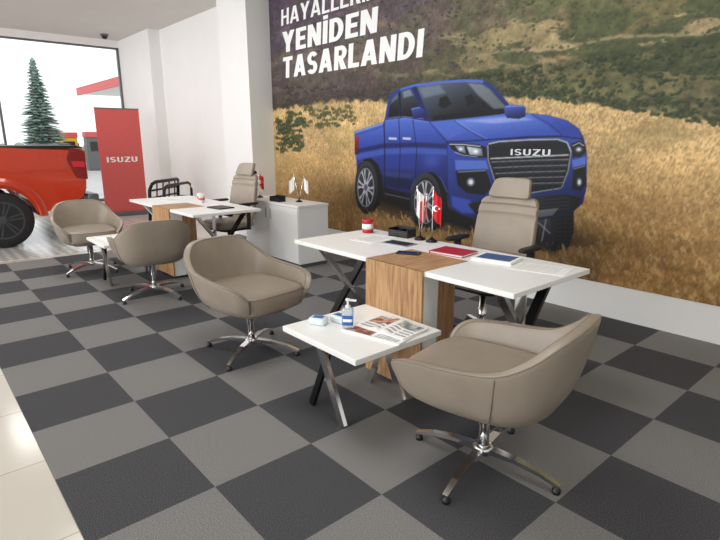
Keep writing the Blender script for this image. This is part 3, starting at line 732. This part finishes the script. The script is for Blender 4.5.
magazine('open magazine lying on the far coffee table',(-5.72,1.58,ZC),.3,.15,.2,lambda i,j:2 if 2<i<10 and 2<j<12 else 0)
# flags
def flag_cloth(b,x0,z0,w,h,sgn,mi):
    n=10;g=[]
    for i in range(n+1):
        s=i/n;g.append([b.v((x0+sgn*w*s,.014*math.sin(s*11)*(.3+s),z0-k*h/5-1.0*w*s**.8)) for k in range(6)])
    for i in range(n):
        for k in range(5): b.face([g[i][k],g[i+1][k],g[i+1][k+1],g[i][k+1]],mi,True)
def flagset(label,loc,rz,specs,group=None):
    t=thing('table_flag',label,'flag',loc,rz,group)
    b=MB();b.lathe([(.04,0),(.04,.012),(.02,.018),(.012,.03)]);b.build('base','blackm',t)
    for (lean,m,hgt,w,sgn) in specs:
        b=MB();b.tube([(0,0,.02),(lean,0,hgt)],.0035,8);b.lathe([(.006,0),(.007,.006),(.001,.016)],(lean,0,hgt-.003),10);b.build('pole','chrome',t)
        b=MB();flag_cloth(b,lean,hgt-.008,w,hgt*.5,sgn,0);fl=b.build('flag_cloth',m,t)
        if m=='redflag':
            b=MB()
            cx=lean+sgn*w*.40;cz=hgt-.008-hgt*.25-.48*w;R=.021
            o_=[(cx+R*math.cos(a),cz+R*math.sin(a)) for a in [D2(40+280*i/20) for i in range(21)]]
            i_=[(cx+.009+R*.78*math.cos(a),cz+R*.78*math.sin(a)) for a in [D2(320-280*i/20) for i in range(21)]]
            st_=[(cx+.025+(.009 if k%2==0 else .004)*math.cos(PI+k*PI/5),cz+(.009 if k%2==0 else .004)*math.sin(PI+k*PI/5)) for k in range(10)]
            for y in (-.017,.017):
                vs=[[b.v((x,y,z)) for x,z in pl] for pl in (o_,i_,st_)]
                for i in range(20): b.face([vs[0][i],vs[0][i+1],vs[1][19-i],vs[1][20-i]])
                b.face(vs[2])
            b.build('flag_emblem','ptxt',fl)
    return t
flagset('red table flag with white crescent at the back of the near desk',(-2.39,2.74,ZD),D2(20),[(.0,'redflag',.37,.07,1)])
flagset('pair of white and red table flags left of the crescent flag',(-2.50,2.74,ZD),D2(35),[(-.03,'paper',.37,.05,1),(.04,'redp',.32,.045,-1)])
flagset('red table flag on the far side cabinet beside the office chair',(-5.93,3.46,ZS),D2(20),[(0,'redflag',.33,.08,1)])
flagset('pair of white table flags at the middle of the far side cabinet',(-5.2,3.56,ZS),D2(30),[(-.06,'paper',.31,.06,-1),(.07,'paper',.30,.06,1)])
def organizer(label,loc):
    t=thing('desk_organizer',label,'organizer',loc,.1)
    b=MB();b.box(-.09,.09,-.05,.05,0,.008);b.box(-.09,.09,-.05,-.045,0,.05);b.box(-.09,.09,.045,.05,0,.07);b.box(-.09,-.085,-.05,.05,0,.06);b.box(.085,.09,-.05,.05,0,.06);b.box(-.003,.003,-.05,.05,0,.05);b.build('tray','black',t)
organizer('low black desk organizer on the far side cabinet, left of white flags',(-5.42,3.40,ZS))
organizer('low black desk organizer at the back of the near desk, left of flags',(-2.68,2.74,ZD))
sheet('paper_sheet','white sheets at left end of the far desk',(-6.2,2.4,ZD),.2,.3,.21,prints=[(-.12,.1,-.06+.03*k,-.056+.03*k,4) for k in range(5)])
sheet('document_folder','dark folder lying on the far desk',(-5.1,2.5,ZD),.1,.24,.18,'black',.012,'folder')
def cup(label,loc):
    t=thing('paper_cup',label,'cup',loc,0,'white cups on the far desk')
    b=MB();b.lathe([(.028,0),(.038,.09),(.04,.092),(.037,.09),(.027,.005)],n=20);b.build('cup_body','paper',t)
    b=MB();b.lathe([(.0345,.03),(.0385,.055)],n=20);b.build('cup_band','redp',t)
cup('white cup on the far desk, left of its twin',(-5.85,2.62,ZD));cup('white cup on the far desk, right of its twin',(-5.68,2.56,ZD))

# ------------------------------------------------------------------ banner
BX,BY0,BY1=-10.7,2.89,3.68
t=thing('rollup_banner','red roll-up banner with white lettering in front of the far column','banner',(BX,3.28,0))
b=MB((BX,3.28,0));b.box(BX-.01,BX,BY0,BY1,.08,1.99);b.build('banner_sheet','redglare',t)
b=MB((BX,3.28,0));b.box(BX-.06,BX+.05,BY0-.02,BY1+.02,0,.08,bev=.01);b.build('base','steel',t)
b=MB((BX,3.28,0));b.box(BX-.015,BX+.008,BY0-.005,BY1+.005,1.99,2.01);b.build('top_rail','steel',t)
lettering('lettering','ISUZU','ptxt',t,.56,.1,lambda x,y:(BX+.004,3.01+x,1.02+y),(1,0,0),.2,.12)

# ------------------------------------------------------------------ black tubular rack
t=thing('tubular_rack','black tubular metal frame standing on floor beside the far wall','metal frame',(-9.0,3.5,0),D2(-50))
def hoop(y,w,h,lean):
    return [(-w/2,y,0),(-w/2,y+lean*.5,h-.12),(-w/2+.04,y+lean*.8,h-.03),(-w/2+.12,y+lean,h),(w/2-.12,y+lean,h),(w/2-.04,y+lean*.8,h-.03),(w/2,y+lean*.5,h-.12),(w/2,y,0)]
b=MB();b.tube(hoop(-.15,.95,.76,.1),.028);b.build('front_hoop','blackm',t)
b=MB();b.tube(hoop(.15,.95,.70,.0),.024);b.build('rear_hoop','blackm',t)
for z in (.3,.5,.62):
    b=MB();b.tube([(-.47,-.11,z),(.47,-.11,z)],.016);b.build('crossbar','blackm',t)
for x in (-.3,-.1,.1,.3):
    b=MB();b.tube([(x,-.1,.3),(x,-.06,.745)],.012);b.build('upright','blackm',t)
for s in (-1,1):
    b=MB();b.tube([(s*.47,-.12,.45),(s*.47,.15,.45)],.018);b.build('brace','blackm',t)

# ------------------------------------------------------------------ red pickup
tx,ty=-9.35,-.5
t=thing('pickup_truck','shiny red pickup truck parked by the window, rear end showing','truck',(tx,ty,0))
OFF=(tx,ty,0)
xo=tx+.92;xi=tx-.92
WR=.375
def arch(cy,r,n=14): return [(cy-r*math.cos(PI*i/n),.40+r*math.sin(PI*i/n)) for i in range(n+1)]
out=[(2.0,.60),(2.06,.75),(2.08,1.0),(2.07,1.31),(.56,1.33),(.50,1.42),(.36,1.78),(.15,1.84),(-.95,1.84),(-1.1,1.79),(-1.78,1.28),(-2.85,1.17),(-3.08,1.02),(-3.12,.5),(-2.75,.42)]+arch(-2.2,.44)+[(-1.6,.42),(.45,.44)]+arch(.98,.44)+[(1.6,.5)]
b=MB(OFF);b.prism(out,'x',xi,xo,bev=.035);b.build('body','red',t)
b=MB(OFF);b.box(xi+.06,xo-.06,.62,2.02,1.325,1.355,bev=.01);b.box(xo-.07,xo-.005,.60,2.06,1.315,1.335);b.box(xi+.005,xi+.07,.60,2.06,1.315,1.335);b.build('bed_cover','black',t)
for s,x in ((1,xo),(-1,xi)):
    b=MB(OFF);b.prism([(.40,1.36),(.27,1.72),(-.2,1.75),(-.2,1.36)],'x',x-.01*s,x+.004*s);b.build('side_window','glassd',t)
    b=MB(OFF);b.prism([(-.28,1.36),(-.28,1.75),(-.92,1.75),(-1.06,1.72),(-1.5,1.36)],'x',x-.01*s,x+.004*s);b.build('side_window','glassd',t)
    b=MB(OFF);b.prism([(2.085,.88),(2.085,1.28),(1.88,1.29),(1.83,1.16),(1.94,.90)],'x',x-.14*s,x+.012*s,bev=.006);tl=b.build('tail_lamp','tail',t)
    b=MB(OFF);b.prism([(2.06,1.05),(2.06,1.13),(1.89,1.14),(1.91,1.06)],'x',x+.012*s,x+.015*s);b.build('lamp_lens','redflag',tl)
    for y in (.98,-2.2):
        b=MB(OFF);cx=x-.13*s
        prof=[(.24,-.12),(.345,-.125),(WR-.004,-.10),(WR,0),(WR-.004,.10),(.345,.125),(.24,.12)]
        b.lathe(prof,(cx,y,WR),40,'x');w=b.build('wheel','tyre',t)
        b=MB(OFF);b.lathe([(.25,-.1),(.25,.06)],(cx,y,WR),36,'x',mi=1)
        xx=cx+.11*s
        for k in range(36):
            a0,a1=2*PI*k/36,2*PI*(k+1)/36
            b.face([b.v((xx+.012*s,y+r_*math.cos(a),WR+r_*math.sin(a))) for r_,a in ((.232,a0),(.255,a0),(.255,a1),(.232,a1))],0)
        for k in range(6):
            a=k*PI/3+.2
            for o2 in (-.13,.13):
                b.bar((xx,y+.05*math.cos(a+o2*2),WR+.05*math.sin(a+o2*2)),(xx,y+.24*math.cos(a+o2),WR+.24*math.sin(a+o2)),.022,.03,.022,.024,up=(1,0,0))
        b.lathe([(.06,-.02),(.06,.02*s),(.035,.028*s)],(xx,y,WR),20,'x');b.build('wheel_rim',['rim','black'],w)
        b=MB(OFF);n=24;g=[]
        for i in range(n+1):
            a=PI*i/n;ring=[]
            for r_,dx in ((.435,.0),(.437,.03),(.46,.038),(.50,.026),(.54,.004)):
                ring.append(b.v((x+dx*s,y-r_*math.cos(a),.40+r_*math.sin(a))))
            g.append(ring)
        for A,B in zip(g,g[1:]):
            for k in range(4): b.face([A[k],A[k+1],B[k+1],B[k]],0,True)
        b.build('wheel_arch','red',t)
    b=MB(OFF)
    b.prism([(x,.985),(x+.014*s,1.02),(x,1.032)],'y',-2.7,1.82)
    b.prism([(x,.685),(x+.014*s,.72),(x,.732)],'y',-.9,.45)
    b.build('side_crease','red',t)
    b=MB(OFF);b.bar((x+.012*s,.0,1.2),(x+.012*s,-.2,1.2),.02,.03);b.build('door_handle','chrome',t)
    b=MB(OFF);b.box(x-.002,x+.003,.55,.56,.47,1.3);b.box(x-.002,x+.003,-.25,-.24,.45,1.35);b.build('panel_gap','black',t)
b=MB(OFF);b.box(xi+.03,xo-.03,2.06,2.22,.52,.66,bev=.025);b.box(xi+.05,xo-.05,2.0,2.2,.44,.53,mi=1,bev=.02);b.build('rear_bumper',['steel','black'],t)
b=MB(OFF);b.box(xi+.16,xo-.16,2.075,2.095,.76,1.29,bev=.008);g=b.build('tailgate','red',t)
b=MB(OFF);b.box(tx-.12,tx+.12,2.094,2.105,1.1,1.16,bev=.003);b.build('handle','black',g)
b=MB(OFF);b.prism([(-1.16,1.75),(-1.13,1.79),(-1.76,1.31),(-1.78,1.27)],'x',xi+.1,xo-.1);b.build('windscreen','glassd',t)

# ------------------------------------------------------------------ ceiling camera
t=thing('security_camera','small dark dome security camera on ceiling above the window corner','camera',(-12.0,3.6,CH))
b=MB();b.lathe([(.075,0),(.075,-.03),(.06,-.035)],n=24);b.build('base','steel',t)
b=MB();b.lathe([(.058,-.033),(.055,-.06),(.035,-.085),(.008,-.092)],n=24);b.build('dome','black',t)

# ------------------------------------------------------------------ outdoors
b=MB();b.box(-120,-12.95,-60,60,-.4,-.15);struct(b,'ground','pave')
t=thing('fir_tree','tall green fir tree standing outside the showroom window','tree',(-28.4,5.35,-.15))
b=MB();b.tube([(0,0,0),(0,0,5.0)],[.12,.02],8);b.build('trunk','bark',t)
b=MB()
for k in range(34):
    z=.8+k*.128;R=1.2*(1-(z-.7)/4.7)**.8
    for j in range(22):
        a=j*2*PI/22+k*.37+random.uniform(-.12,.12);r=R*random.uniform(.6,1.1);w=.05+.09*R
        ca,sa=math.cos(a),math.sin(a)
        v=[b.v((0,0,z+.15)),b.v((ca*r*.6-sa*w,sa*r*.6+ca*w,z-.05)),b.v((ca*r,sa*r,z-.1+.15*random.random())),b.v((ca*r*.6+sa*w,sa*r*.6-ca*w,z-.05))]
        b.face(v)
b.build('foliage','needle',t)
t=thing('fuel_canopy','red edged fuel station canopy outside beyond the window','canopy',(-33,13,-.15))
O=(-33,13,-.15)
b=MB(O);b.box(-36.5,-22,9.1,17,4.12,4.35);b.build('roof','white',t)
b=MB(O);b.box(-36.55,-21.95,9.0,9.1,4.05,4.48);b.box(-21.95,-21.9,9.0,17,4.05,4.48);b.build('fascia','redp',t)
for x in (-34,-30,-26):
    b=MB(O);b.box(x-.2,x+.2,12.8,13.2,-.15,4.12);b.build('post','white',t)
def pump(label,loc,m):
    t=thing('fuel_pump',label,'fuel pump',loc)
    b=MB();b.box(-.3,.3,-.45,.45,0,1.7,bev=.04);b.build('cabinet',m,t)
    b=MB();b.box(-.33,.33,-.48,.48,1.7,2.0,bev=.04);b.build('header','redp',t)
    b=MB();b.box(.3,.31,-.3,.3,1.0,1.5);b.build('display','black',t)
    b=MB();b.tube([(.3,.46,1.4),(.36,.5,.9),(.36,.5,.5),(.3,.47,.4)],.03,8);b.build('hose','black',t)
pump('yellow fuel pump with red top outside the window, left of grey pump',(-34,7.6,-.15),'yellow')
pump('grey fuel pump with red top outside the window, right of yellow pump',(-31,8.2,-.15),'steel')
t=thing('hedge','long low green hedge outside beyond the window','hedge',(-45,6,-.15))
b=MB()
for k in range(60):
    b.sell((random.uniform(-.5,.5),-14+k*.45,.5+random.uniform(-.1,.15)),(.7,.5,.65+random.uniform(0,.3)),1,1,10,6)
b.build('foliage','hedge',t)

# ------------------------------------------------------------------ light
w=bpy.data.worlds.new('world');sc.world=w;w.use_nodes=True
bg=w.node_tree.nodes['Background'];bg.inputs['Color'].default_value=(.94,.975,1,1);bg.inputs['Strength'].default_value=1.42
def area(name,loc,rot,sx,sy,e,c=(1,1,1),spec=1):
    l=bpy.data.lights.new(name,'AREA');l.shape='RECTANGLE';l.size=sx;l.size_y=sy;l.energy=e;l.color=c;l.specular_factor=spec
    o=bpy.data.objects.new(name,l);C.objects.link(o);o.location=loc;o.rotation_euler=rot;return o
area('daylight_facade',(-6.0,-6.6,1.9),(D2(90),0,0),12,3,510,(.965,.985,1),.5)
for x,e in ((-10,42),(-6,36),(-2.5,34),(1.0,32)):
    area('ceiling_fill',(x,1.4,CH-.03),(0,0,0),1.2,1.2,e,(1,.985,.96),.2)  # unseen fill lights below the ceiling, added to brighten the interior
